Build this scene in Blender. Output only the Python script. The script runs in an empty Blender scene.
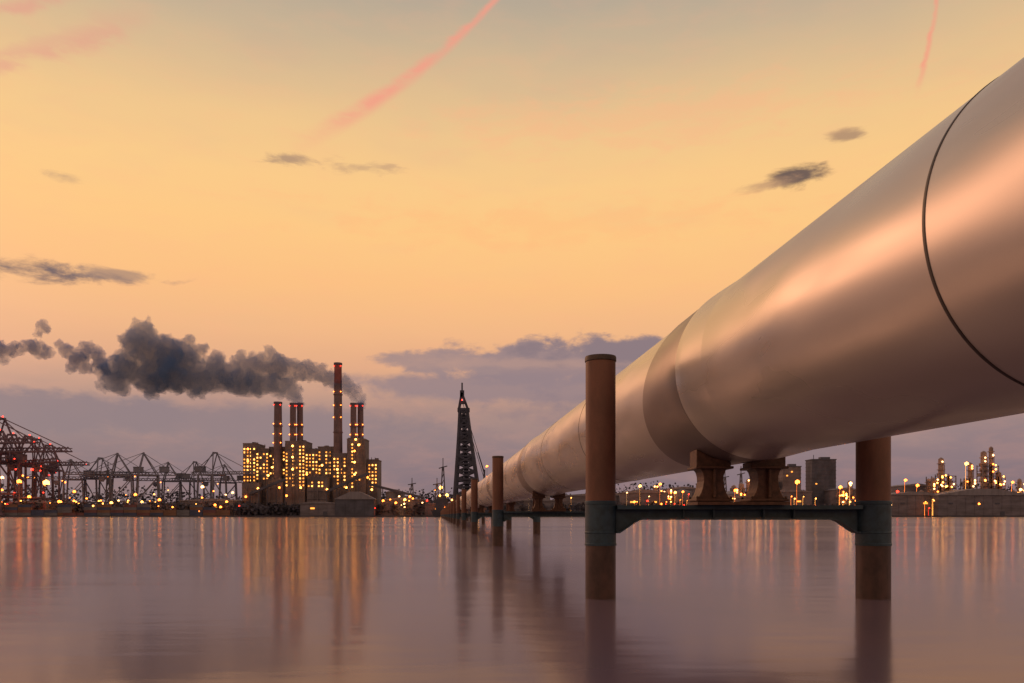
import bpy, bmesh, math, random
from mathutils import Vector, Matrix
random.seed(7)
S = bpy.context.scene
COL = S.collection
S.view_settings.view_transform = 'Standard'
S.view_settings.look = 'None'
S.view_settings.exposure = 0
F = 796.0; HZ = 515.0; CH = 1.67

def lin(c):
    return tuple(((v/255)/12.92 if v/255 <= .04045 else ((v/255+.055)/1.055)**2.4) for v in c) + (1,)

# ---------------------------------------------------------------- node helper
class NB:
    def __init__(s, nt): s.nt = nt
    def _in(s, sock, v):
        if v is None: return
        if isinstance(v, bpy.types.NodeSocket): s.nt.links.new(v, sock)
        else: sock.default_value = v
    def m(s, op, a, b=None, c=None, clamp=False):
        n = s.nt.nodes.new('ShaderNodeMath'); n.operation = op; n.use_clamp = clamp
        s._in(n.inputs[0], a); s._in(n.inputs[1], b); s._in(n.inputs[2], c)
        return n.outputs[0]
    def vm(s, op, a, b=None, c=None):
        n = s.nt.nodes.new('ShaderNodeVectorMath'); n.operation = op
        s._in(n.inputs[0], a); s._in(n.inputs[1], b); s._in(n.inputs[2], c)
        return n.outputs['Value'] if op in ('LENGTH', 'DOT_PRODUCT') else n.outputs[0]
    def smooth(s, v, lo, hi, a=0., b=1.):
        n = s.nt.nodes.new('ShaderNodeMapRange'); n.interpolation_type = 'SMOOTHSTEP'
        s._in(n.inputs[0], v); s._in(n.inputs[1], lo); s._in(n.inputs[2], hi)
        s._in(n.inputs[3], a); s._in(n.inputs[4], b)
        return n.outputs[0]
    def mix(s, f, a, b, mode='MIX'):
        n = s.nt.nodes.new('ShaderNodeMix'); n.data_type = 'RGBA'; n.blend_type = mode
        s._in(n.inputs[0], f); s._in(n.inputs[6], a); s._in(n.inputs[7], b)
        return n.outputs[2]
    def noise(s, vec, scale, detail=4, rough=.55, dist=0.):
        n = s.nt.nodes.new('ShaderNodeTexNoise')
        s._in(n.inputs['Vector'], vec); n.inputs['Scale'].default_value = scale
        n.inputs['Detail'].default_value = detail; n.inputs['Roughness'].default_value = rough
        n.inputs['Distortion'].default_value = dist
        return n.outputs['Fac']
    def comb(s, x, y, z):
        n = s.nt.nodes.new('ShaderNodeCombineXYZ')
        s._in(n.inputs[0], x); s._in(n.inputs[1], y); s._in(n.inputs[2], z)
        return n.outputs[0]
    def mapping(s, vec, scale):
        n = s.nt.nodes.new('ShaderNodeMapping'); s._in(n.inputs[0], vec)
        n.inputs['Scale'].default_value = scale
        return n.outputs[0]
    def ramp(s, f, stops):
        n = s.nt.nodes.new('ShaderNodeValToRGB'); r = n.color_ramp
        s._in(n.inputs[0], f)
        while len(r.elements) > 1: r.elements.remove(r.elements[-1])
        r.elements[0].position = stops[0][0]; r.elements[0].color = stops[0][1]
        for p, c in stops[1:]:
            e = r.elements.new(p); e.color = c
        return n.outputs[0]

# ---------------------------------------------------------------- materials
def pmat(name, col, rough=.7, metal=0., noise=(3., .25), emis=None, coord='Object', streak=None, bump=0.):
    m = bpy.data.materials.new(name); m.use_nodes = True
    nt = m.node_tree; b = nt.nodes['Principled BSDF']; nb = NB(nt)
    b.inputs['Roughness'].default_value = rough; b.inputs['Metallic'].default_value = metal
    tc = nt.nodes.new('ShaderNodeTexCoord')
    v = tc.outputs[coord]
    if streak: v = nb.mapping(v, streak)
    f = nb.noise(v, noise[0], 5, .6)
    dark = tuple(c*(1-noise[1]) for c in col[:3])+(1,)
    lite = tuple(min(1, c*(1+noise[1])) for c in col[:3])+(1,)
    c = nb.mix(nb.smooth(f, .3, .7), dark, lite)
    nt.links.new(c, b.inputs['Base Color'])
    if bump:
        bn = nt.nodes.new('ShaderNodeBump'); bn.inputs['Strength'].default_value = bump
        bn.inputs['Distance'].default_value = .02
        nt.links.new(f, bn.inputs['Height']); nt.links.new(bn.outputs[0], b.inputs['Normal'])
    return m

def rust_mat():
    m = bpy.data.materials.new('rusty_steel'); m.use_nodes = True
    nt = m.node_tree; b = nt.nodes['Principled BSDF']; nb = NB(nt)
    tc = nt.nodes.new('ShaderNodeTexCoord'); o = tc.outputs['Object']
    n1 = nb.noise(nb.mapping(o, (1, 1, .5)), 2.2, 5, .6)
    n2 = nb.noise(o, 26, 5, .7)
    c = nb.mix(nb.smooth(n1, .3, .7), (.125, .05, .036, 1), (.195, .076, .052, 1))
    c = nb.mix(nb.smooth(n2, .5, .8, 0, .4), c, (.07, .034, .028, 1))
    nt.links.new(c, b.inputs['Base Color']); b.inputs['Roughness'].default_value = .55
    b.inputs['Metallic'].default_value = .05
    bn = nt.nodes.new('ShaderNodeBump'); bn.inputs['Strength'].default_value = .2; bn.inputs['Distance'].default_value = .01
    nt.links.new(n2, bn.inputs['Height']); nt.links.new(bn.outputs[0], b.inputs['Normal'])
    return m
RUST = rust_mat()
SADDLE = pmat('rusted_saddle', (.105, .048, .034), .5, .15, (9, .35), bump=.25)
TEAL = pmat('painted_blue_grey_steel', (.024, .050, .080), .55, 0, (6, .3), bump=.15)
CAPM = pmat('rust_brown_cap', (.06, .032, .026), .6, 0, (8, .3))
PILE = pmat('wet_pile', (.07, .034, .03), .45, 0, (3, .4), streak=(1, 1, .6), bump=.2)
SEAM = pmat('dark_gasket', (.05, .036, .036), .5, 0, (8, .3))

def pipe_mat(name, base, rough):
    m = bpy.data.materials.new(name); m.use_nodes = True
    nt = m.node_tree; b = nt.nodes['Principled BSDF']; nb = NB(nt)
    tc = nt.nodes.new('ShaderNodeTexCoord'); o = tc.outputs['Object']
    n1 = nb.noise(nb.mapping(o, (1, .22, 1)), 1.1, 3, .5)
    n2 = nb.noise(o, 60, 3, .6)
    n4 = nb.noise(nb.mapping(o, (1, .3, 1)), .8, 3, .55, .4)
    d = tuple(c*.93 for c in base)+(1,); l = tuple(min(1, c*1.05) for c in base)+(1,)
    c = nb.mix(nb.smooth(n1, .3, .7), d, l)
    c = nb.mix(nb.smooth(n2, .5, .8, 0, .08), c, (.34, .27, .25, 1))
    nt.links.new(c, b.inputs['Base Color'])
    b.inputs['Metallic'].default_value = .42
    b.inputs['Specular IOR Level'].default_value = .75
    r = nb.smooth(n4, .36, .64, rough-.06, rough+.11)
    nt.links.new(r, b.inputs['Roughness'])
    bn = nt.nodes.new('ShaderNodeBump'); bn.inputs['Strength'].default_value = .6; bn.inputs['Distance'].default_value = .24
    n3 = nb.noise(nb.mapping(o, (1, .4, 1)), .7, 1, .35)
    nt.links.new(n3, bn.inputs['Height']); nt.links.new(bn.outputs[0], b.inputs['Normal'])
    return m
PIPE = pipe_mat('satin_cream_pipe', (.60, .54, .515), .31)
COLLAR = pipe_mat('collar_steel', (.27, .22, .215), .40)

def emat(name, rgb, st):
    m = bpy.data.materials.new(name); m.use_nodes = True
    b = m.node_tree.nodes['Principled BSDF']
    b.inputs['Base Color'].default_value = rgb
    b.inputs['Emission Color'].default_value = rgb; b.inputs['Emission Strength'].default_value = st
    return m
E_OR = emat('sodium_lamp', (1, .20, .025, 1), 10)
E_YE = emat('yellow_lamp', (1, .37, .065, 1), 9.5)
E_WH = emat('warm_white_lamp', (1, .5, .18, 1), 7)
E_RED = emat('red_lamp', (1, .03, .015, 1), 7)
E_WIN = emat('lit_window', (1, .44, .09, 1), 4.5)
E_WIN2 = emat('amber_window', (1, .34, .05, 1), 2.3)

D_BLD = pmat('hazed_concrete', (.16, .13, .15), .9, 0, (.08, .3))  # far shore tones lifted and blued, so the colour itself carries distance haze
D_BLD2 = pmat('hazed_cladding', (.15, .13, .165), .9, 0, (.06, .25), streak=(1, 1, 4))
D_DARK = pmat('hazed_dark_steel', (.08, .078, .115), .8, 0, (.1, .3))  # dark steel lightened to stand in for hazy air in front
D_TOWER = pmat('dark_blue_tower_paint', (.045, .048, .082), .8, 0, (.1, .3))
D_BLUE = pmat('blue_grey_crane_paint', (.14, .145, .215), .8, 0, (.1, .3))
D_RED = pmat('red_lit_hazed_crane', (.14, .09, .13), .8, 0, (.1, .3))  # red lamp glow and haze mixed into the dark crane colour
D_ROOF = pmat('pale_sheet_roof', (.19, .17, .21), .7, 0, (.05, .2), streak=(4, 1, 1))
D_CHIM = pmat('chimney_concrete', (.16, .11, .13), .9, 0, (.1, .25))
D_COLU = pmat('lamplit_column_steel', (.28, .19, .18), .8, 0, (.1, .25))  # column colour lightened to look lit by the lamps around it
D_CHRED = pmat('chimney_red_band', (.25, .08, .08), .9, 0, (.1, .25))
D_TREE = pmat('hazed_foliage', (.078, .073, .105), 1, 0, (.15, .45))  # foliage colour raised and blued in place of haze
D_LAND = pmat('shore_ground', (.055, .05, .065), 1, 0, (.03, .4))
CONT = [pmat('container_'+n, c, .8, 0, (.3, .2)) for n, c in
        (('rust_red', (.15, .06, .065)), ('blue', (.055, .065, .13)), ('grey', (.13, .12, .15)), ('orange', (.18, .09, .065)))]

# ---------------------------------------------------------------- mesh helper
def mk(name, bm, mats, loc=(0, 0, 0), parent=None, smooth=False, **props):
    me = bpy.data.meshes.new(name)
    bmesh.ops.recalc_face_normals(bm, faces=bm.faces)
    bm.to_mesh(me); bm.free()
    for m in (mats if isinstance(mats, (list, tuple)) else [mats]): me.materials.append(m)
    if smooth:
        for p in me.polygons: p.use_smooth = True
    o = bpy.data.objects.new(name, me); COL.objects.link(o); o.location = loc
    if parent: o.parent = parent
    for k, v in props.items(): o[k] = v
    return o
def empty(name, loc, **props):
    o = bpy.data.objects.new(name, None); COL.objects.link(o); o.location = loc
    for k, v in props.items(): o[k] = v
    return o
def box(bm, c, s, mi=0, rz=0):
    r = bmesh.ops.create_cube(bm, size=1, matrix=Matrix.Translation(c) @ Matrix.Rotation(rz, 4, 'Z') @ Matrix.Diagonal((s[0], s[1], s[2], 1)))
    for v in r['verts']:
        for f in v.link_faces: f.material_index = mi
def bar(bm, a, b, t, mi=0):
    a = Vector(a); b = Vector(b); d = b-a; L = d.length
    q = d.to_track_quat('Z', 'Y').to_matrix().to_4x4()
    r = bmesh.ops.create_cube(bm, size=1, matrix=Matrix.Translation((a+b)/2) @ q @ Matrix.Diagonal((t, t, L, 1)))
    for v in r['verts']:
        for f in v.link_faces: f.material_index = mi
def cyl(bm, c, r1, r2, z0, z1, seg=24, mi=0):
    r = bmesh.ops.create_cone(bm, cap_ends=True, segments=seg, radius1=r1, radius2=r2, depth=z1-z0,
                              matrix=Matrix.Translation((c[0], c[1], (z0+z1)/2)))
    for v in r['verts']:
        for f in v.link_faces: f.material_index = mi
def ico(bm, r, c=(0, 0, 0)):
    bmesh.ops.create_icosphere(bm, subdivisions=1, radius=r*1.08, matrix=Matrix.Translation(c))
def extr(bm, pr, y0, y1):
    va = [bm.verts.new((x, y0, z)) for x, z in pr]; vb = [bm.verts.new((x, y1, z)) for x, z in pr]
    bm.faces.new(va); bm.faces.new(vb[::-1])
    for i in range(len(pr)):
        j = (i+1) % len(pr); bm.faces.new((va[i], va[j], vb[j], vb[i]))
def smooth_sides(o, ang=40):
    me = o.data
    for p in me.polygons: p.use_smooth = True
    bm = bmesh.new(); bm.from_mesh(me)
    for e in bm.edges:
        if len(e.link_faces) == 2 and e.calc_face_angle(0) > math.radians(ang): e.smooth = False
    bm.to_mesh(me); bm.free()
def lathe(name, prof, mat, seg=96, axis='Z', **kw):
    bm = bmesh.new(); rings = []
    for r, z in prof:
        rings.append([bm.verts.new((r*math.cos(2*math.pi*i/seg), r*math.sin(2*math.pi*i/seg), z) if axis == 'Z'
                      else (r*math.cos(2*math.pi*i/seg), z, r*math.sin(2*math.pi*i/seg))) for i in range(seg)])
    for a, b in zip(rings, rings[1:]):
        for i in range(seg):
            bm.faces.new((a[i], a[(i+1) % seg], b[(i+1) % seg], b[i]))
    if kw.pop('caps', False):
        bm.faces.new(rings[0]); bm.faces.new(rings[-1])
    o = mk(name, bm, mat, **kw); smooth_sides(o, 30)
    return o

# ---------------------------------------------------------------- pipeline
Y1 = 16.0; SP = 27.0; SLOPE = -75/796.0; XC = 4.52; ZA = 4.34; R = 1.6
YAW = math.atan(-SLOPE)
pipeline = empty('pipeline', (XC, Y1, ZA), label='huge cream metal pipeline with dark seams resting on steel supports', category='pipeline')
pipeline.rotation_euler = (0, 0, YAW)
CY = math.cos(YAW)
bm = bmesh.new()
seg = 192
ys = [-28] + [i*3.0 for i in range(-9, 40)] + [120+i*25 for i in range(1, 28)]
prev = None
for y in ys:
    ring = [bm.verts.new((R*math.cos(2*math.pi*i/seg), y, R*math.sin(2*math.pi*i/seg))) for i in range(seg)]
    if prev:
        for i in range(seg): bm.faces.new((prev[i], prev[(i+1) % seg], ring[(i+1) % seg], ring[i]))
    prev = ring
shell = mk('pipe_shell', bm, PIPE, parent=pipeline, smooth=True)
t_seam = lathe('joint_seam', [(R-.03, -.020), (R+.005, -.020), (R+.008, -.008), (R+.008, .008), (R+.005, .020), (R-.03, .020)], SEAM, seg=192, axis='Y', parent=pipeline)
t_lip = lathe('collar_lip', [(R-.003, -2.6), (R+.010, -2.3), (R+.026, -1.9), (R+.040, -1.55), (R+.048, -1.26), (R+.044, -1.222), (R-.02, -1.214)], PIPE, seg=192, axis='Y', parent=pipeline)
bm = bmesh.new(); rings = []
prof = [(-.02, 0), (.026, .004), (.03, .03), (.028, .5), (.026, .97), (.018, .996), (-.02, 1)]
for dr, t in prof:
    rg = []
    for i in range(seg):
        an = 2*math.pi*i/seg; cx_, cz_ = math.cos(an), math.sin(an)
        yb = 1.05 + .95*(-cz_*.97 - cx_*.1)
        rg.append(bm.verts.new(((R+dr)*cx_, -1.165+(yb+1.165)*t, (R+dr)*cz_)))
    rings.append(rg)
for a, b in zip(rings, rings[1:]):
    for i in range(seg): bm.faces.new((a[i], a[(i+1) % seg], b[(i+1) % seg], b[i]))
t_col = mk('joint_collar', bm, COLLAR, parent=pipeline); smooth_sides(t_col, 30)
t_gask = lathe('collar_gasket', [(R-.03, -1.214), (R+.018, -1.214), (R+.018, -1.165), (R-.03, -1.165)], SEAM, seg=192, axis='Y', parent=pipeline)
def cp(o, parent):
    n = o.copy(); COL.objects.link(n); n.parent = parent
    return n
NB_ = 29
t_seam.location.y = -8.62/CY
for k in range(0, NB_):
    for j in (9, 18):
        cp(t_seam, pipeline).location = (0, (k*SP+j)/CY, 0)
    if k:
        cp(t_col, pipeline).location = (0, k*SP/CY, 0)
        if k < 6:
            for t in (t_gask, t_lip): cp(t, pipeline).location = (0, k*SP/CY, 0)
cp(t_seam, pipeline).location = (0, -18/CY, 0)

# ---------------------------------------------------------------- supports
def make_support():
    e = empty('pipe_support', (XC, Y1, 0), label='rusty steel pipe support on two piles standing in water', category='pipe support', group='pipe supports along the pipeline')
    for sx in (-1, 1):
        rr = .30 if sx < 0 else .325
        px = sx*2.74
        p = lathe('pillar', [(rr, 1.95), (rr, 4.76)], RUST, seg=64, parent=e, loc=(px, 0, 0), caps=True)
        lathe('cap', [(rr+.003, 4.74), (rr+.015, 4.75), (rr+.015, 4.82), (rr+.005, 4.85), (.01, 4.865)], CAPM, seg=64, parent=p)
        lathe('sleeve', [(rr+.0, 1.06), (rr+.02, 1.06), (rr+.02, 1.10), (rr+.010, 1.11), (rr+.010, 1.30), (rr+.018, 1.31), (rr+.018, 1.33), (rr+.010, 1.34), (rr+.010, 1.88),
                         (rr+.02, 1.89), (rr+.02, 1.94), (rr-.01, 1.96)], TEAL, seg=64, parent=p)
        lathe('pile', [(rr+.004, -3.5), (rr+.004, 1.07)], PILE, seg=64, parent=p)
    bm = bmesh.new(); W = 2.74-.31
    box(bm, (0, 0, 1.825), (2*W, .5, .08))
    pts = [(-W, 1.34), (-W+.06, 1.34), (-W+.38, 1.56), (-W+.5, 1.61), (W-.5, 1.61), (W-.38, 1.56), (W-.06, 1.34), (W, 1.34), (W, 1.783), (-W, 1.783)]
    extr(bm, pts, -.04, .04)
    for i in range(7):
        a, b = pts[i], pts[i+1]
        vv = [bm.verts.new((p[0], y, p[1]-dz)) for p in (a, b) for y in (-.16, .16) for dz in (.002, .035)]
        bmesh.ops.convex_hull(bm, input=vv)
    for x in (-1.1, -.5, .5, 1.1): box(bm, (x, -.10, 1.69), (.03, .11, .18))
    mk('crossbeam', bm, TEAL, parent=e)
    bm = bmesh.new(); box(bm, (0, 0, 1.9), (1.8, .95, .06))
    mk('base_plate', bm, SADDLE, parent=e)
    for sx in (-1, 1):
        def top(x): return ZA - math.sqrt((R+.05)**2-(x+sx*.54)**2) + .02
        prof = [(-.33, 1.935), (-.33, 1.99), (-.295, 2.03), (-.25, 2.11), (-.215, 2.22), (-.195, 2.34), (-.20, 2.44), (-.225, 2.53), (-.27, 2.59), (-.34, 2.63), (-.34, top(-.34)),
                (0, top(0)), (.34, top(.34)), (.34, 2.63), (.27, 2.59), (.225, 2.53), (.20, 2.44), (.195, 2.34), (.215, 2.22), (.25, 2.11), (.295, 2.03), (.33, 1.99), (.33, 1.935)]
        bm = bmesh.new(); extr(bm, prof, -.30, .30)
        box(bm, (0, 0, 1.965), (.74, .84, .05))
        box(bm, (0, 0, 2.605), (.74, .80, .05))
        box(bm, (-.0, -.35, 2.29), (.05, .10, .56))
        box(bm, (-.0, .35, 2.29), (.05, .10, .56))
        for bx in (-.33, .33):
            for by in (-.34, .34): cyl(bm, (bx, by), .03, .03, 1.99, 2.04, 6)
        o = mk('saddle', bm, SADDLE, parent=e, loc=(sx*.54, 0, 0))
        bv = o.modifiers.new('b', 'BEVEL'); bv.width = .012; bv.segments = 2; bv.limit_method = 'ANGLE'
    return e
sup = make_support()
def copy_tree(src, parent=None):
    n = src.copy(); COL.objects.link(n)
    if parent: n.parent = parent
    for c in src.children: copy_tree(c, n)
    return n
for k in range(1, NB_-1):
    n = copy_tree(sup); n.location = (XC+SLOPE*k*SP, Y1+k*SP, 0)

# ---------------------------------------------------------------- water and land
def water_mat():
    m = bpy.data.materials.new('calm_water'); m.use_nodes = True
    nt = m.node_tree; b = nt.nodes['Principled BSDF']; nb = NB(nt)
    g = nt.nodes.new('ShaderNodeNewGeometry').outputs['Position']
    b.inputs['IOR'].default_value = 1.28
    n0 = nb.noise(nb.mapping(g, (.02, .05, 1)), 1, 3, .5)
    nt.links.new(nb.mix(n0, (.135, .095, .138, 1), (.18, .128, .172, 1)), b.inputs['Base Color'])
    r = nb.smooth(n0, .3, .7, .13, .175); nt.links.new(r, b.inputs['Roughness'])
    n1 = nb.noise(nb.mapping(g, (.5, 1.2, 1)), 1.0, 2, .5)
    n2 = nb.noise(nb.mapping(g, (.06, .22, 1)), 1.0, 1, .5)
    h = nb.m('MULTIPLY_ADD', n1, .3, n2)
    bn = nt.nodes.new('ShaderNodeBump'); bn.inputs['Strength'].default_value = .075; bn.inputs['Distance'].default_value = .3
    nt.links.new(h, bn.inputs['Height']); nt.links.new(bn.outputs[0], b.inputs['Normal'])
    return m
bm = bmesh.new()
vs = [bm.verts.new(p) for p in ((-9000, -600, 0), (9000, -600, 0), (9000, 12000, 0), (-9000, 12000, 0))]; bm.faces.new(vs)
mk('water', bm, water_mat(), kind='structure')
GZ = 1.2
bm = bmesh.new()
edge = []
x = -2500
while x <= 2500:
    edge.append((x, 742 + 6*math.sin(x*.01) + random.uniform(-2, 2))); x += 40
a = [bm.verts.new((x, y, -1)) for x, y in edge]; b_ = [bm.verts.new((x, y+.4, GZ)) for x, y in edge]; c_ = [bm.verts.new((x*3.4, 9000, GZ)) for x, y in edge]
for i in range(len(edge)-1):
    bm.faces.new((a[i], a[i+1], b_[i+1], b_[i])); bm.faces.new((b_[i], b_[i+1], c_[i+1], c_[i]))
mk('shore_ground', bm, D_LAND, kind='structure')

def X(px, d): return (px-512)*d/F
def Z(py, d): return CH+(HZ-py)*d/F

def treeline(x0, x1, y, hmin, hmax, n, name='tree_belt'):
    vs = []; fs = []
    for i in range(n):
        x = random.uniform(x0, x1); env = .5+.5*math.sin(x*.021+y)*math.sin(x*.0067+1.3*y)
        H = hmin+(hmax-hmin)*max(0, env)
        c = Vector((x, y+random.uniform(-8, 8), GZ + random.random()**.8*H*random.uniform(.7, 1.1)))
        s = random.uniform(1.0, 2.6)
        u = Vector((random.gauss(0, 1), random.gauss(0, 1), random.gauss(0, 1))).normalized()
        w = u.cross(Vector((random.gauss(0, 1), random.gauss(0, 1), random.gauss(0, 1)))).normalized()
        b = len(vs)
        for q in range(5):
            t = 6.283*q/5; vs.append(c+(u*math.cos(t)+w*math.sin(t))*s*random.uniform(.6, 1.1))
        fs.append((b, b+1, b+2, b+3, b+4))
    me = bpy.data.meshes.new(name); me.from_pydata(vs, [], fs); me.materials.append(D_TREE)
    o = bpy.data.objects.new(name, me); COL.objects.link(o)
    o['kind'] = 'stuff'; o['label'] = 'dark belt of trees and scrub along far shore'; o['category'] = 'trees'
treeline(-620, 640, 775, 9, 15, 15000)
treeline(-1500, 1500, 1100, 26, 46, 26000, 'distant_tree_belt')

# ---------------------------------------------------------------- lamps
LG = {'o': (E_OR, 'orange sodium lamp on a tall harbour mast'), 'y': (E_YE, 'yellow lamp on a tall harbour mast'),
      'w': (E_WH, 'warm white floodlight on a harbour mast'), 'r': (E_RED, 'red light on a slim harbour mast')}
lamp_cache = {}
def lampmast(px, py, d, k='o', r=1.0):
    h = max(3, Z(py, d)-GZ); key = (k, round(h), r)
    if key not in lamp_cache:
        hh = round(h)
        bm = bmesh.new(); cyl(bm, (0, .5), .22, .12, 0, hh-r*.6, 6, 0); bar(bm, (0, .6, hh-r*.4), (0, -.4, hh-.1), .2)
        nf = len(bm.faces); ico(bm, r, (0, -1.2, hh)); bm.faces.ensure_lookup_table()
        for f in bm.faces[nf:]: f.material_index = 1
        me = bpy.data.meshes.new('lamp_mast'); bm.to_mesh(me); bm.free()
        me.materials.append(D_DARK); me.materials.append(LG[k][0]); lamp_cache[key] = me
    o = bpy.data.objects.new('lamp_mast', lamp_cache[key]); COL.objects.link(o)
    o.location = (X(px, d), d, GZ)
    o['label'] = LG[k][1]; o['category'] = 'lamp'; o['group'] = 'lamps along the far harbour shore'
for px, py, k, r in ((47, 483, 'y', 3.0), (20, 482, 'o', 2.2), (3, 478, 'w', 1.6), (60, 502, 'o', 1.5), (8, 505, 'r', 1.3), (15, 494, 'r', 1.5), (33, 470, 'r', 1.2), (30, 497, 'o', 1.6), (75, 492, 'o', 1.4), (136, 495, 'o', 1.4), (203, 487, 'w', 1.5), (160, 500, 'o', 1.4), (112, 503, 'y', 1.4),
                     (487, 466, 'o', 1.1), (487, 477, 'o', 1.1), (441, 488, 'y', 1.9), (447, 495, 'y', 1.7), (452, 502, 'o', 1.5), (405, 500, 'y', 1.3),
                     (840, 487, 'o', 1.7), (850, 483, 'w', 1.6), (905, 480, 'o', 1.4), (917, 486, 'o', 1.5), (966, 464, 'y', 1.8), (897, 492, 'r', 1.3), (797, 482, 'o', 2.2),
                     (771, 487, 'o', 1.5), (660, 484, 'o', 1.4), (640, 486, 'y', 1.4), (1012, 482, 'o', 1.3), (1020, 490, 'w', 1.4), (675, 493, 'y', 1.3), (735, 490, 'o', 1.4)):
    lampmast(px, py, 765+random.uniform(-10, 10), k, r)
for i in range(125):
    z = random.random()
    if z < .28: px = random.uniform(0, 245)
    elif z < .44: px = random.uniform(375, 480)
    elif z < .70: px = random.uniform(620, 780)
    elif z < .75: px = random.uniform(500, 620)
    else: px = random.uniform(790, 1024)
    py = random.choice((random.uniform(490, 502), random.uniform(498, 508), random.uniform(500, 511)))
    lampmast(px, py, random.uniform(750, 775), random.choice('oooyyywwr'), random.choice((.45, .55, .7, .85, 1.15)))

# ---------------------------------------------------------------- container cranes
def crane_meshes():
    bm = bmesh.new()
    for y in (-9, 9):
        bar(bm, (-11, y, 0), (-9, y, 40), 1.4); bar(bm, (11, y, 0), (9, y, 40), 1.4)
        bar(bm, (-10.5, y, 14), (10.5, y, 14), 1.3); bar(bm, (-9, y, 40), (9, y, 40), 1.3)
        bar(bm, (-10.5, y, 14), (9, y, 38), .8)
        bar(bm, (-9, y, 40), (-4, y*.3, 62), 1.0); bar(bm, (9, y, 40), (-4, y*.3, 62), .8)
    for x in (-9, 9): bar(bm, (x, -9, 40), (x, 9, 40), 1.1); bar(bm, (x*1.1, -9, 14), (x*1.1, 9, 14), 1.1)
    for x in (-11, 11):
        for y in (-9, 9): box(bm, (x, y, .8), (4.5, 2, 1.6))
    bar(bm, (-4, -3, 62), (-4, 3, 62), 1.5)
    bar(bm, (-4, 0, 62), (24, 0, 43), .5)
    fr = bm
    bm = bmesh.new()
    for y in (-2, 2):
        bar(bm, (30, y, 0), (-48, y, 0), .8); bar(bm, (30, y, 3), (-48, y, 2), .5)
        for i in range(13): bar(bm, (30-i*6, y, 0), (27-i*6, y, 3), .4); bar(bm, (27-i*6, y, 3), (24-i*6, y, 0), .4)
    bar(bm, (-46, 0, 2), (0, 0, 22), .5); bar(bm, (-24, 0, 2), (0, 0, 22), .5)
    bo = bm
    bm = bmesh.new(); box(bm, (0, 0, 0), (5, 4, 4)); box(bm, (0, -.2, -2.6), (3.4, 3, 1.4)); ca = bm
    bm = bmesh.new(); box(bm, (0, 0, 0), (9, 6, 5)); box(bm, (0, 0, 2.8), (9.6, 6.6, .6)); ma = bm
    return fr, bo, ca, ma
def make_crane(mat, loc, sc, rz, red=False):
    fr, bo, ca, ma = crane_meshes()
    e = mk('container_crane', fr, mat, loc=loc, label=('dark red-lit' if red else 'blue grey')+' steel container crane standing on the quay', category='crane', group='container cranes on the quay')
    mk('boom', bo, mat, loc=(-4, 0, 40.5), parent=e)
    mk('operator_cabin', ca, mat, loc=(-18, 0, 37), parent=e)
    mk('machinery_house', ma, mat, loc=(15, 0, 46), parent=e)
    for p, L, r in (((-4, -1, 63.4), E_RED, .5), ((9, -10.2, 30), E_OR, .8), ((-48, -3, 41), E_RED, .45), ((-18, -3, 35), E_RED, .6)) if red else (((-12, -3, 38.5), E_OR, .55), ((6, -10.5, 13), E_YE, .7)):
        bm = bmesh.new(); ico(bm, r); mk('lamp', bm, L, loc=p, parent=e)
    e.scale = (sc,)*3; e.rotation_euler = (0, 0, rz)
    return e
cb = make_crane(D_BLUE, (X(122, 800), 800, GZ), 1.0, .35)
for px, d, sc, rz in ((148, 810, 1.02, .5), (98, 820, .95, 2.7), (172, 840, .9, .3), (212, 805, 1.02, 2.75), (228, 830, .85, .4), (192, 850, .92, 2.9), (75, 800, .9, .3)):
    n = copy_tree(cb); n.location = (X(px, d), d, GZ); n.scale = (sc,)*3; n.rotation_euler = (0, 0, rz)
cr = make_crane(D_RED, (X(-4, 765), 765, GZ), 1.5, 3.0, True)
for px, d, sc, rz in ((-40, 770, 1.7, 2.9), (26, 785, 1.25, 2.5), (12, 800, 1.3, 2.1), (50, 815, 1.15, 1.9), (2, 830, 1.4, 1.7), (34, 845, 1.3, 2.9)):
    n = copy_tree(cr); n.location = (X(px, d), d, GZ); n.scale = (sc,)*3; n.rotation_euler = (0, 0, rz)

bm = bmesh.new(); box(bm, (0, 0, 1.3), (12, 2.5, 2.6))
for i in range(12): box(bm, (-5.5+i, -1.27, 1.3), (.25, .06, 2.3))
for xx in (-5.9, 5.9):
    for yy in (-1.2, 1.2): box(bm, (xx, yy, 1.3), (.3, .25, 2.66))
c0 = mk('shipping_container', bm, CONT[0], loc=(X(70, 752), 752, GZ), category='container', label='corrugated shipping container stacked on the quay', group='shipping containers on the quay')
cms = [c0.data]
for m in CONT[1:]:
    d = c0.data.copy(); d.materials[0] = m; cms.append(d)
for s in range(17):
    px = 12+s*13.2
    for l in range(random.randint(1, 4)):
        n = c0.copy(); n.data = random.choice(cms); COL.objects.link(n); n.location = (X(px, 753), 753, GZ+2.62*l+.01)

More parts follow.
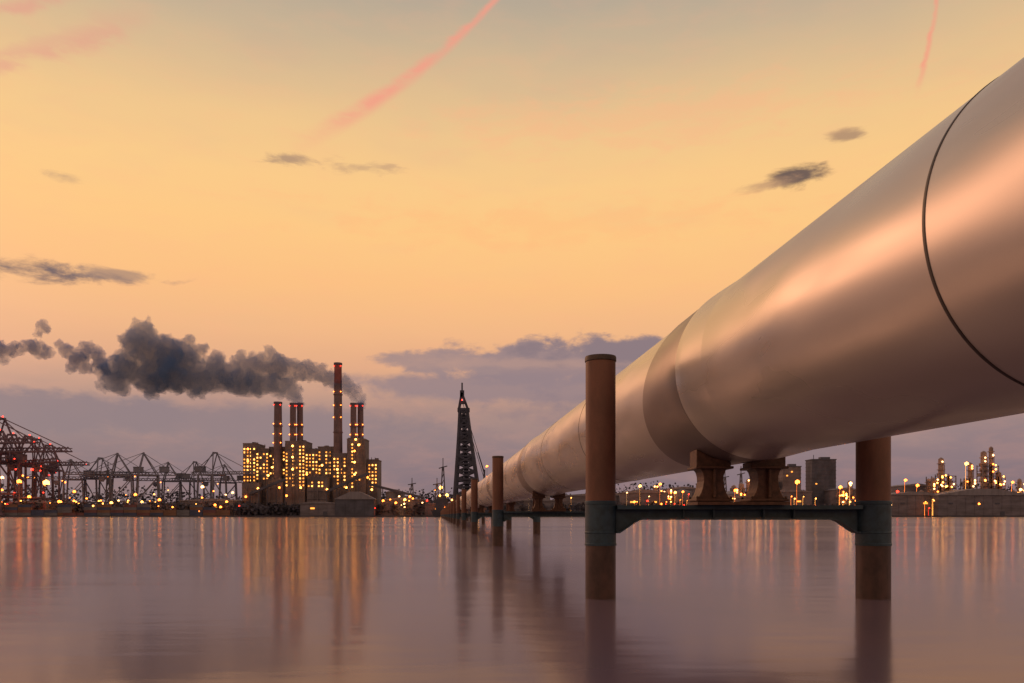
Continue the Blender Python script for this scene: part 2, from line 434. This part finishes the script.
# ---------------------------------------------------------------- power plant
D = 796
plant = empty('power_station', (X(310, D), D, GZ), label='large lit power station with stepped blocks and many glowing windows', category='power station')
def lx(px): return X(px, D)-X(310, D)
def lz(py, d=D): return Z(py, d)-GZ
blocks = [(243, 256, 444, 30, 0), (255, 268, 449, 30, 3), (267, 287, 447, 34, 7), (286, 306, 442, 28, -3), (305, 318, 450, 30, 1), (317, 334, 447, 30, 4), (333, 350, 454, 28, -1), (348, 366, 440, 22, -5), (364, 377, 460, 24, 3),
          (310, 330, 478, 12, -11), (245, 262, 484, 10, -9), (268, 284, 480, 9, -5)]
for a, b, t, dp, off in blocks:
    bm = bmesh.new(); w = (b-a); h = lz(t)
    box(bm, (0, dp/2, h/2), (w, dp, h))
    box(bm, (0, dp/2, h+.5), (w+.5, dp+.5, .9))
    nrib = max(2, int(w/3))
    for i in range(nrib+1): box(bm, (-w/2+.4+i*(w-.8)/nrib, -.25, h/2), (.5, .5, h-1))
    for i in range(int(h/6)): box(bm, (0, -.15, 5+i*6), (w-.4, .35, .6))
    for i in range(4):
        x = random.uniform(-w*.45, w*.45); q = random.random()
        if q < .5: box(bm, (x, dp*.3, h+1.5), (random.uniform(1.2, 3.4), 4, random.uniform(1.2, 2.2)))
        elif q < .8: cyl(bm, (x, dp*.3), .4, .3, h, h+random.uniform(3, 6), 8)
        else: cyl(bm, (x, dp*.3), 1.2, 1.2, h, h+2.2, 12)
    for i in range(2):
        zz = random.uniform(.2, .9)*h; bar(bm, (-w/2, -.9, zz), (w/2, -.9, zz), .5)
    xx = random.uniform(-w*.3, w*.3); bar(bm, (xx, -1, 2), (xx, -1, h*.95), .8)
    mk('wall_block', bm, D_BLD, loc=(lx((a+b)/2), off, 0), parent=plant)
bm = bmesh.new(); box(bm, (0, 0, 0), (1.3, .3, 1.4)); w1 = mk('window', bm, E_WIN, loc=(lx(247), -.75, lz(486)), parent=plant).data
rest = bmesh.new(); cells = []
for a, b, t, dp, off in blocks[:10]:
    ymax = 474 if a in (305, 317) else (481 if a in (243, 255) else (476 if a == 267 else 489))
    cols = max(3, int((b-a)/3.1)); lit = [random.random() < .62 for _ in range(cols)]
    for c in range(cols):
        y = t+5
        while y < ymax:
            if random.random() < (.88 if lit[c] else .08): cells.append((a+(c+.5)*(b-a)/cols, y, off))
            y += 3.5
random.shuffle(cells)
for i, (px, y, off) in enumerate(cells):
    loc = (lx(px), off-.75, lz(y))
    if i < 98:
        o = bpy.data.objects.new('window', w1); COL.objects.link(o); o.parent = plant; o.location = loc
    else: box(rest, loc, (1.2, .3, 1.3))
mk('window_rows', rest, E_WIN2, parent=plant, kind='stuff')
lb = bmesh.new(); ico(lb, 1.05)
lt = mk('wall_lamp', lb, E_YE, loc=(lx(357), -6.5, lz(440)), parent=plant)
lo = lt.data.copy(); lo.materials[0] = E_OR
for px, py in ((357, 452), (357, 463), (357, 475), (361, 446), (296, 447), (296, 458), (296, 470), (252, 450), (252, 462), (340, 470), (325, 466), (310, 475), (370, 478), (272, 476), (283, 488), (349, 488), (330, 490), (262, 489), (374, 490),
               (276, 468), (288, 480), (304, 488), (290, 496), (250, 497)):
    o = cp(lt, plant); o.location = (lx(px), -12.5, lz(py)); o.data = random.choice((lt.data, lt.data, lo))
for a, b in (((372, 485), (425, 498)), ((330, 492), (372, 474)), ((255, 494), (290, 480))):
    bm = bmesh.new()
    bar(bm, (lx(a[0]), -15, lz(a[1])), (lx(b[0]), -17, lz(b[1])), 2.4)
    for i in range(5):
        t = i/4; xx = lx(a[0]+(b[0]-a[0])*t); zz = lz(a[1]+(b[1]-a[1])*t); bar(bm, (xx, -15-2*t, 0), (xx, -15-2*t, zz), .8)
    mk('conveyor_gallery', bm, D_DARK, parent=plant)

def chimney(px, top, r0, r1, red, d=800):
    h = Z(top, d)-GZ
    bm = bmesh.new(); n = 8
    for i in range(n):
        a = i/n; b = (i+1)/n
        cyl(bm, (0, 0), r0+(r1-r0)*a, r0+(r1-r0)*b, h*a, h*b-.02, 24, 1 if (red and i >= n-2 and i % 2) else 0)
    for q in (.55, .8): cyl(bm, (0, 0), r0+(r1-r0)*q+.7, r0+(r1-r0)*q+.7, h*q, h*q+.8, 24)
    o = mk('chimney', bm, [D_CHIM, D_CHRED], loc=(X(px, d), d, GZ), label='tall concrete power station chimney with red warning lights', category='chimney', group='power station chimneys')
    bm = bmesh.new(); cyl(bm, (0, 0), r1+.5, r1+.5, 0, 2, 24)
    mk('rim', bm, D_DARK, loc=(0, 0, h), parent=o)
    for q in (.99, .82, .73, .65):
        for sx in (-1, 1):
            bm = bmesh.new(); ico(bm, .5)
            rr = r0+(r1-r0)*q+.5
            mk('warning_light', bm, E_RED if q > .9 else E_OR, loc=(sx*rr*.8, -rr*.8, h*q), parent=o)
    return o
chimney(278, 404, 5.0, 3.7, False)
chimney(293, 405, 3.6, 2.9, False); chimney(300, 405, 3.6, 2.9, False, 808)
chimney(338, 365, 5.0, 3.7, True)
chimney(353.5, 405, 3.6, 2.9, False); chimney(360.5, 405, 3.6, 2.9, False, 808)

# ---------------------------------------------------------------- floating crane
bm = bmesh.new()
fx = X(468, 728)
extr(bm, [(-30, 0), (-33, 7), (34, 7), (30, 0)], -11, 11)
box(bm, (-24, 0, 12), (10, 14, 10)); box(bm, (-24, 0, 18.5), (8, 10, 3)); box(bm, (24, 0, 10), (9, 12, 6)); box(bm, (0, 3, 13), (20, 10, 12)); box(bm, (-10, 2, 11), (8, 8, 8))
fc = mk('floating_crane', bm, D_TOWER, loc=(fx, 728, -.8), label='dark floating crane with tall lattice tower moored at the shore', category='crane ship')
bm = bmesh.new(); H = Z(383, 728)
def P(t, sx, sy):
    w = 3.4 + 9.0*(1-t)**1.15
    return (sx*w-4*t, sy*w*.6, 7+(H-24-7)*t)
lv = [i/13 for i in range(14)]
for sx in (-1, 1):
    for sy in (-1, 1):
        for a, b in zip(lv, lv[1:]): bar(bm, P(a, sx, sy), P(b, sx, sy), 2.8-a*.7)
for i, (a, b) in enumerate(zip(lv, lv[1:])):
    for s in (-1, 1):
        bar(bm, P(a, -1, s), P(b, 1, s), 1.4); bar(bm, P(a, 1, s), P(b, -1, s), 1.4); bar(bm, P(b, -1, s), P(b, 1, s), 1.6)
        bar(bm, P(a, s, -1), P(b, s, 1), 1.0); bar(bm, P(b, s, -1), P(b, s, 1), 1.0)
    c = P(a, 0, 0); c2 = P(b, 0, 0); bar(bm, c, c2, 5-2.5*a)
for zz, w in ((.1, 13), (.3, 10), (.5, 8), (.72, 6), (.9, 5)): c = P(zz, 0, 0); box(bm, c, (w*1.5, w, 3.5))
ht = H-25
box(bm, (-4, 0, ht+1), (11, 5, 3.5)); bar(bm, (-8.5, 0, ht), (-5.5, 0, ht+17), 2.4); bar(bm, (.5, 0, ht), (-5, 0, ht+15), 2.2); box(bm, (-4.8, 0, ht+8), (6, 3, 2.8)); box(bm, (-5.4, 0, ht+16), (3.8, 2.4, 6)); bar(bm, (-5.4, 0, ht+17), (-5.4, 0, ht+26), 1.3)
bar(bm, (-5, 0, ht+8), (15, 0, 42), .5); bar(bm, (-4, 0, ht), (22, 0, 12), .5)
bar(bm, (14, 0, 8), (15, 0, 44), 1.6); bar(bm, (15, 0, 40), (9, 0, 60), .9); bar(bm, (18, 0, 8), (15, 0, 30), 1)
mk('lattice_tower', bm, D_TOWER, parent=fc)
for p, L in (((-14, -8, 16), E_YE), ((20, -7, 36), E_OR), ((10, -8, 15), E_YE), ((-25, -8, 20), E_YE), ((-20, -12, 9), E_OR), ((5, -12, 9), E_YE), ((25, -12, 14), E_OR), ((-5.4, -3, ht+10), E_RED)):
    bm = bmesh.new(); ico(bm, .9 if L is not E_RED else .6)
    mk('deck_lamp', bm, L, loc=p, parent=fc)
def mast(px, top, d):
    bm = bmesh.new(); h = Z(top, d)-GZ
    for sx in (-1, 1): bar(bm, (sx*3, 0, 0), (sx*.5, 0, h*.85), 1.0)
    for i in range(8): t = i/8; w = 3-2.5*t; w2 = 3-2.5*(t+.12); bar(bm, (-w, 0, h*.85*t), (w2, 0, h*.85*(t+.12)), .6)
    bar(bm, (0, 0, h*.85), (0, 0, h), .7); bar(bm, (-4, 0, h*.82), (4, 0, h*.86), .9)
    mk('lattice_mast', bm, D_DARK, loc=(X(px, d), d, GZ), label='slim dark lattice mast on the far quay', category='mast', group='lattice masts')
for a in ((443, 458, 760), (437, 478, 780), (108, 462, 770), (412, 478, 790), (725, 470, 800), (741, 466, 805), (872, 474, 800)): mast(*a)

# ---------------------------------------------------------------- assorted buildings
def shed(px0, px1, top, d, ridge=2, mat=D_BLD2, label='long low warehouse with pitched roof beside the water', dp=40):
    w = X(px1, d)-X(px0, d); h = max(3, Z(top, d)-GZ-ridge)
    e = empty('warehouse', ((X(px0, d)+X(px1, d))/2, d, GZ), label=label, category='warehouse')
    bm = bmesh.new(); box(bm, (0, dp/2, h/2), (w, dp, h))
    for i in range(int(w/8)+1): box(bm, (-w/2+.3+i*(w-.6)/max(1, int(w/8)), -.15, h/2), (.5, .3, h-.1))
    mk('wall', bm, mat, parent=e)
    bm = bmesh.new()
    extr(bm, [(-w/2-.6, h+.02), (-w/2-.6, h+.5), (-w*.1, h+ridge+.4), (w*.12, h+ridge+.4), (w/2+.6, h+.5), (w/2+.6, h+.02)], -.8, dp+.8)
    mk('roof', bm, D_ROOF, parent=e)
    for i in range(int(w/22)):
        bm = bmesh.new(); box(bm, (0, 0, 0), (4, .3, 1.4)); mk('window', bm, E_WIN2 if random.random() < .5 else D_DARK, loc=(-w/2+12+i*22, -.4, h*.6), parent=e)
    bm = bmesh.new(); box(bm, (0, -.2, min(2, h/2)*1), (4, .3, min(4, h)-.2)); mk('door', bm, D_DARK, loc=(w*.2, -.1, 0), parent=e)
shed(890, 942, 492, 765, 3); shed(938, 1030, 489, 752, 6, label='wide pale roofed terminal shed beside the water')
shed(855, 892, 498, 770, 2); shed(700, 770, 496, 775, 2); shed(620, 668, 490, 780, 3); shed(380, 425, 498, 770, 2); shed(500, 560, 499, 770, 2)
shed(1030, 1100, 494, 760, 3); shed(180, 240, 499, 775, 2); shed(0, 60, 501, 770, 2); shed(425, 452, 503, 765, 1.5); shed(560, 625, 494, 790, 2)
shed(335, 374, 492, 758, 7, mat=D_DARK, label='low dark building with steep pale sloping roof', dp=12); shed(300, 336, 502, 760, 1.5)
shed(668, 700, 487, 800, 2); shed(765, 812, 490, 800, 2); shed(836, 858, 488, 800, 2); shed(905, 930, 484, 820, 2)

def block(px0, px1, top, d, label, mat=D_BLD, dp=18):
    w = X(px1, d)-X(px0, d); h = Z(top, d)-GZ
    e = empty('tower_block', ((X(px0, d)+X(px1, d))/2, d, GZ), label=label, category='building')
    bm = bmesh.new(); box(bm, (0, dp/2, h/2), (w, dp, h))
    for i in range(int(h/4)): box(bm, (0, dp/2, 3+i*4), (w+.5, dp+.5, .6))
    mk('wall', bm, mat, parent=e)
    bm = bmesh.new(); box(bm, (0, dp/2, .6), (w+1, dp+1, 1)); box(bm, (w*.15, dp/2, 2.4), (w*.4, 6, 2.4)); bar(bm, (-w*.3, dp/2, 1), (-w*.3, dp/2, 6), .5)
    mk('roof', bm, D_DARK, loc=(0, 0, h), parent=e)
    for i in range(3):
        bm = bmesh.new(); box(bm, (0, 0, 0), (1.5, .3, 1.2)); mk('window', bm, E_WIN2, loc=(random.uniform(-w*.35, w*.35), -.4, 5+4*random.randint(0, int(h/4)-2)), parent=e)
block(783, 801, 467, 820, 'grey concrete tower block on the far shore'); block(812, 836, 460, 830, 'dark square office tower on the far shore', D_DARK)
block(760, 776, 480, 825, 'grey concrete tower block on the far shore'); block(700, 716, 484, 840, 'grey concrete tower block on the far shore')

def silo(px, top, d, r):
    h = Z(top, d)-GZ; bm = bmesh.new(); cyl(bm, (0, 0), r, r, 0, h, 32); cyl(bm, (0, 0), r, r*.15, h+.01, h+r*.3, 32)
    for q in (.25, .5, .75): cyl(bm, (0, 0), r+.25, r+.25, h*q, h*q+.5, 32)
    o = mk('storage_tank', bm, D_ROOF, loc=(X(px, d), d, GZ), label='pale round storage tank with conical roof', category='tank', group='storage tanks')
    smooth_sides(o)
for a in ((880, 494, 800, 10), (860, 493, 805, 9), (640, 492, 810, 11), (682, 492, 800, 10), (730, 494, 790, 9), (395, 492, 790, 9), (540, 496, 800, 10)): silo(*a)

def refinery(px, top, d, w, seed):
    rnd = random.Random(seed); H = Z(top, d)-GZ
    e = empty('refinery_unit', (X(px, d), d, GZ), label='refinery tower cluster glowing with orange lamps on the shore', category='refinery', group='refinery towers')
    n = max(2, int(w/6.5)); main = n//2; cols = []
    for i in range(n):
        x = -w/2+w*(i+.5)/n; h = H*(1 if i == main else rnd.uniform(.6, .95)); r = rnd.uniform(2.1, 3.0); cols.append((x, h, r))
        bm = bmesh.new(); cyl(bm, (0, 0), r, r*.9, 0, h, 16); cyl(bm, (0, 0), r*.9, .5, h+.01, h+1.5, 16)
        for q in range(3, int(h), 6): cyl(bm, (0, 0), r+1.0, r+1.0, q, q+.6, 16)
        bar(bm, (r+.5, -.5, 0), (r+.5, -.5, h*.9), .5)
        mk('column', bm, D_COLU, loc=(x, 0, 0), parent=e)
    bm = bmesh.new()
    for x0, x1, hh in ((-w/2, -w/8, H*rnd.uniform(.6, .8)), (-w/8, w/5, H*rnd.uniform(.6, .8)), (w/5, w/2, H*rnd.uniform(.5, .75))):
        for x in (x0, x1):
            for y in (-5, 5): bar(bm, (x, y, 0), (x, y, hh), .7)
        q = 4
        while q < hh:
            for y in (-5, 5): bar(bm, (x0, y, q), (x1, y, q), .5)
            bar(bm, (x0, -5, q), (x1, -5, min(hh, q+5)), .35); box(bm, ((x0+x1)/2, 0, q), (x1-x0, 9, .3))
            if rnd.random() < .7: box(bm, (rnd.uniform(x0+1, x1-1), 1, q+1.6), ((x1-x0)*.5, 6, 2.8))
            q += 5
    mk('steel_frame', bm, D_BLD, parent=e)
    me = {}
    for i in range(min(97, int(w*2.2))):
        m = rnd.choice((E_OR, E_YE, E_YE, E_WH))
        if m.name not in me:
            b = bmesh.new(); ico(b, .8)
            o = mk('lamp', b, m, parent=e); me[m.name] = o.data
        else:
            o = bpy.data.objects.new('lamp', me[m.name]); COL.objects.link(o); o.parent = e
        x, h, r = rnd.choice(cols)
        if rnd.random() < .6: o.location = (x+rnd.choice((-1, 1))*(r*.6), -5.8, rnd.uniform(5, h))
        else: o.location = (rnd.uniform(-w/2, w/2), -6.5, rnd.uniform(4, H*.6))
refinery(941, 459, 790, 24, 1); refinery(991, 448, 790, 22, 2); refinery(968, 464, 800, 9, 3); refinery(925, 480, 800, 14, 4)
refinery(745, 480, 800, 30, 5); refinery(655, 486, 800, 34, 6); refinery(1016, 480, 800, 14, 8); refinery(846, 482, 800, 14, 9)

# ---------------------------------------------------------------- smoke
def px3(px, py, d): return Vector((X(px, d), d, Z(py, d)))
def plume(name, blobs, d, label, nsub=7):
    bm = bmesh.new()
    for px, py, r in blobs:
        c = px3(px, py, d)
        bmesh.ops.create_icosphere(bm, subdivisions=2, radius=r*.97, matrix=Matrix.Translation(c+Vector((0, random.uniform(-.3, .3)*r, 0))))
        for k in range(nsub if r > 9 else 2):
            a = random.uniform(0, 6.28); q = r*random.uniform(.6, 1.15); rr = r*random.uniform(.18, .38)
            bmesh.ops.create_icosphere(bm, subdivisions=1, radius=rr, matrix=Matrix.Translation(c+Vector((math.cos(a)*q, random.uniform(-.6, .3)*r, math.sin(a)*q*.9))))
    o = mk(name, bm, SMOKE, label=label, category='smoke')
    r = o.modifiers.new('r', 'REMESH'); r.mode = 'VOXEL'; r.voxel_size = 1.0
    t = bpy.data.textures.new('c1', 'CLOUDS'); t.noise_scale = 8; t.noise_depth = 4
    dm = o.modifiers.new('d', 'DISPLACE'); dm.texture = t; dm.strength = 13; dm.mid_level = .46; dm.texture_coords = 'GLOBAL'
    r2 = o.modifiers.new('r2', 'REMESH'); r2.mode = 'VOXEL'; r2.voxel_size = .9
    t2 = bpy.data.textures.new('c2', 'CLOUDS'); t2.noise_scale = 2.6; t2.noise_depth = 4
    d2 = o.modifiers.new('d2', 'DISPLACE'); d2.texture = t2; d2.strength = 7; d2.mid_level = .46; d2.texture_coords = 'GLOBAL'
    r3 = o.modifiers.new('r3', 'REMESH'); r3.mode = 'VOXEL'; r3.voxel_size = .7
    dg = bpy.context.evaluated_depsgraph_get(); me = bpy.data.meshes.new_from_object(o.evaluated_get(dg))
    o.modifiers.clear(); o.data = me
    me.materials.clear(); me.materials.append(SMOKE)
    return o
def smoke_mat(name, dens, col):
    m = bpy.data.materials.new(name); m.use_nodes = True
    nt = m.node_tree; nt.nodes.remove(nt.nodes['Principled BSDF'])
    pv = nt.nodes.new('ShaderNodeVolumePrincipled'); pv.inputs['Color'].default_value = col
    pv.inputs['Density'].default_value = dens
    nt.links.new(pv.outputs[0], nt.nodes['Material Output'].inputs['Volume'])
    return m
SMOKE = smoke_mat('blue_grey_smoke', .075, (.18, .38, .92, 1))
main = [(297, 403, 5.5), (296, 398, 7), (292, 392, 9), (285, 387, 11), (272, 383, 13), (256, 382, 15), (275, 368, 14), (288, 366, 10), (238, 380, 17), (218, 376, 17), (198, 378, 18), (178, 374, 21),
        (258, 366, 13), (162, 354, 20), (140, 344, 18), (143, 331, 12), (126, 368, 18), (150, 374, 20), (112, 380, 12), (186, 358, 16), (122, 390, 8), (238, 364, 10), (215, 362, 10), (271, 354, 7), (200, 350, 7), (188, 340, 6), (100, 372, 7),
        (297, 371, 10), (308, 370, 10), (320, 374, 9.5), (331, 379, 9), (341, 383.5, 8.5), (349, 388.5, 7.5), (355, 394, 6.5), (359, 399, 5.8), (361, 404, 5)]
plume('smoke_plume', main, 806, 'thick dark blue grey smoke drifting from power station chimneys')
SMOKE = smoke_mat('thin_blue_grey_smoke', .095, (.13, .32, .95, 1))
plume('smoke_wisp', [(97, 354, 8), (88, 347, 7), (78, 358, 10), (68, 350, 7), (100, 362, 8), (84, 368, 7), (72, 368, 6), (60, 344, 4), (106, 370, 6)], 812, 'torn patch of dark grey smoke drifting away')
plume('smoke_wisp', [(40, 352, 7), (30, 346, 8), (48, 349, 5), (44, 328, 5), (38, 333, 4), (22, 350, 5), (52, 354, 3)], 820, 'small shreds of dark grey smoke drifting away')
plume('smoke_wisp', [(8, 350, 8), (-4, 346, 9), (2, 358, 6), (14, 345, 4), (-14, 350, 9)], 820, 'small shreds of dark grey smoke drifting away')

# ---------------------------------------------------------------- world
w = bpy.data.worlds.new('World'); S.world = w; w.use_nodes = True
nt = w.node_tree; nb = NB(nt); bg = nt.nodes['Background']
tc = nt.nodes.new('ShaderNodeTexCoord'); sep = nt.nodes.new('ShaderNodeSeparateXYZ'); nt.links.new(tc.outputs['Generated'], sep.inputs[0])
sx, sy, sz = sep.outputs
az = nb.m('ARCTAN2', sx, sy); el = nb.m('ARCSINE', sz)
def AE(px, py): return math.atan((px-512)/F), math.atan((HZ-py)/math.hypot(F, px-512))
p2 = nb.comb(az, el, 0.)
cv = nb.vm('MULTIPLY', p2, (1., 3.2, 1.))
nL = nb.noise(cv, 5, 3, .55); nM = nb.noise(cv, 15, 6, .62, .3); nP = nb.noise(nb.vm('MULTIPLY', p2, (1., 1.9, 1.)), 20, 5, .6, .2)
nMs = nb.m('SUBTRACT', nM, .5); nLs = nb.m('SUBTRACT', nL, .5); nPs = nb.m('SUBTRACT', nP, .5)
def ev(py): return math.atan((HZ-py)/F)
stops = [(515, (128, 111, 119)), (480, (135, 116, 123)), (445, (148, 126, 128)), (412, (172, 140, 131)), (390, (202, 157, 133)), (368, (227, 171, 133)), (335, (241, 183, 133)),
         (290, (251, 192, 130)), (240, (253, 200, 132)), (190, (250, 202, 136)), (140, (240, 198, 140)), (90, (221, 188, 144)), (45, (201, 178, 147)), (0, (182, 168, 148))]
rs = [(ev(p)/1.5708, lin(c)) for p, c in stops] + [(.6, lin((145, 140, 142))), (1.0, lin((112, 116, 130)))]
sky = nb.ramp(nb.m('DIVIDE', nb.m('MULTIPLY_ADD', nLs, .03, el), 1.5708, clamp=True), rs)
sky = nb.mix(nb.smooth(nM, .4, .75, 0, .10), sky, lin((255, 174, 138)))
sky = nb.mix(nb.smooth(nL, .5, .8, 0, .12), sky, lin((214, 168, 144)))
def ell(px, py, rx, ry, ae=None):
    a0, e0 = ae or AE(px, py); ra, re = (rx/F, ry/F) if not ae else (rx, ry)
    return nb.vm('LENGTH', nb.vm('MULTIPLY_ADD', p2, (1/ra, 1/re, 0.), (-a0/ra, -e0/re, 0.)))
def added_glow(a0, e0, ra, re, col, amt):  # warm sky glow added outside the view to put highlights on the pipe
    global sky
    d = ell(0, 0, ra, re, (a0, e0))
    sky = nb.mix(nb.smooth(d, 2., 0., 0., amt), sky, col)
added_glow(-1.3, .20, .45, .16, (1.4, .72, .48, 1), .6)
added_glow(-.86, .34, .12, .12, (1.5, .74, .52, 1), .5)
def cloud(px, py, rx, ry, col, op, amp=1.6, soft=.7, puff=False):
    global sky
    d = ell(px, py, rx, ry)
    v = nb.m('SUBTRACT', nb.m('MULTIPLY', nPs if puff else nMs, amp*2), d)
    sky = nb.mix(nb.smooth(v, -1., -1.+soft, 0, op), sky, col)
G = lin
cloud(530, 388, 230, 20, G((152, 130, 133)), .9, .5, .5, True)
cloud(600, 364, 190, 30, G((150, 129, 133)), .92, .75, .38, True)
cloud(450, 362, 85, 14, G((160, 135, 134)), .85, .9, .45, True)
cloud(610, 352, 110, 18, G((128, 114, 123)), .6, 1.2, .6, True)
cloud(520, 364, 150, 7, G((188, 150, 136)), .5, 1.2, .8)
cloud(740, 408, 280, 26, G((144, 124, 129)), .85, .6, .6, True)
cloud(40, 410, 180, 22, G((144, 125, 129)), .9, .7, .5, True)
cloud(250, 424, 260, 24, G((144, 125, 129)), .8, .7, .6, True)
cloud(8, 267, 82, 12, G((98, 88, 98)), .95, 1.4, .8)
cloud(110, 273, 50, 7, G((150, 124, 114)), .7, 1.7, .9)
cloud(285, 159, 24, 7, G((168, 137, 115)), .8, 1.8, .9)
cloud(365, 168, 34, 8, G((190, 154, 122)), .6, 2.2, .9)
cloud(65, 176, 20, 6, G((190, 154, 122)), .7, 1.8, .9)
cloud(794, 178, 30, 12, G((100, 84, 82)), .95, 1.3, .8)
cloud(768, 185, 32, 6, G((185, 144, 112)), .7, 1.6, .9)
cloud(850, 136, 24, 7, G((165, 132, 108)), .8, 1.6, .9)
cloud(640, 120, 260, 30, G((250, 182, 136)), .35, 1.5, 1.)
cloud(560, 225, 300, 26, G((255, 186, 124)), .35, 1.5, 1.)
def trail(p0, p1, w0, w1, curve, col, op, wob=8):
    global sky
    a0, e0 = AE(*p0); a1, e1 = AE(*p1); L = math.hypot(a1-a0, e1-e0); ux, uy = (a1-a0)/L, (e1-e0)/L
    t = nb.m('SUBTRACT', nb.vm('DOT_PRODUCT', p2, (ux/L, uy/L, 0.)), (a0*ux+e0*uy)/L)
    s = nb.m('SUBTRACT', nb.vm('DOT_PRODUCT', p2, (-uy, ux, 0.)), -a0*uy+e0*ux)
    cvv = nb.m('MULTIPLY', nb.m('MULTIPLY', t, nb.m('SUBTRACT', 1., t)), curve/F)
    s = nb.m('MULTIPLY_ADD', nMs, wob/F, nb.m('SUBTRACT', s, cvv))
    wd = nb.m('MULTIPLY_ADD', nb.m('MAXIMUM', t, 0.), (w1-w0)/F, w0/F)
    r = nb.m('ABSOLUTE', nb.m('DIVIDE', s, wd))
    f = nb.m('MULTIPLY', nb.smooth(r, 2., 0.), nb.smooth(t, 1.1, .65, 0, op))
    f = nb.m('MULTIPLY', f, nb.smooth(t, -.6, -.3, 0, 1)); f = nb.m('MULTIPLY', f, nb.smooth(nM, .32, .6, .5, 1))
    sky = nb.mix(f, sky, col)
trail((500, -5), (300, 143), 2.2, 6.5, 22, G((244, 156, 134)), .8)
trail((937, -4), (917, 92), 1.5, 2.2, 6, G((246, 154, 130)), .75)
trail((-30, 66), (150, 18), 5, 9, 0, G((226, 156, 138)), .55, 30)
trail((-30, 14), (95, -12), 3, 6, 0, G((226, 156, 138)), .6, 18)
st = nt.nodes.new('ShaderNodeTexSky'); st.sky_type = 'NISHITA'; st.sun_disc = False
st.sun_elevation = math.radians(20); st.sun_rotation = math.radians(-40)
sky = nb.mix(1., sky, nb.vm('MULTIPLY', st.outputs[0], (.001, .001, .001)), 'ADD')
nt.links.new(sky, bg.inputs['Color']); bg.inputs['Strength'].default_value = 1.0

sl = bpy.data.lights.new('sun', 'SUN'); sl.energy = .6; sl.angle = math.radians(14); sl.color = (1, .47, .26)
so = bpy.data.objects.new('sun', sl); COL.objects.link(so)
a = math.radians(-40); e = math.radians(20)
dirv = Vector((math.sin(a)*math.cos(e), math.cos(a)*math.cos(e), math.sin(e)))
so.rotation_euler = dirv.to_track_quat('Z', 'Y').to_euler()

cam = bpy.data.cameras.new('camera'); co = bpy.data.objects.new('camera', cam); COL.objects.link(co)
co.location = (0, 0, CH); co.rotation_euler = (math.radians(90), 0, 0)
cam.sensor_width = 36; cam.lens = 36*F/1024; cam.shift_y = (HZ-341.5)/1024; cam.clip_end = 20000; cam.clip_start = .1
S.camera = co
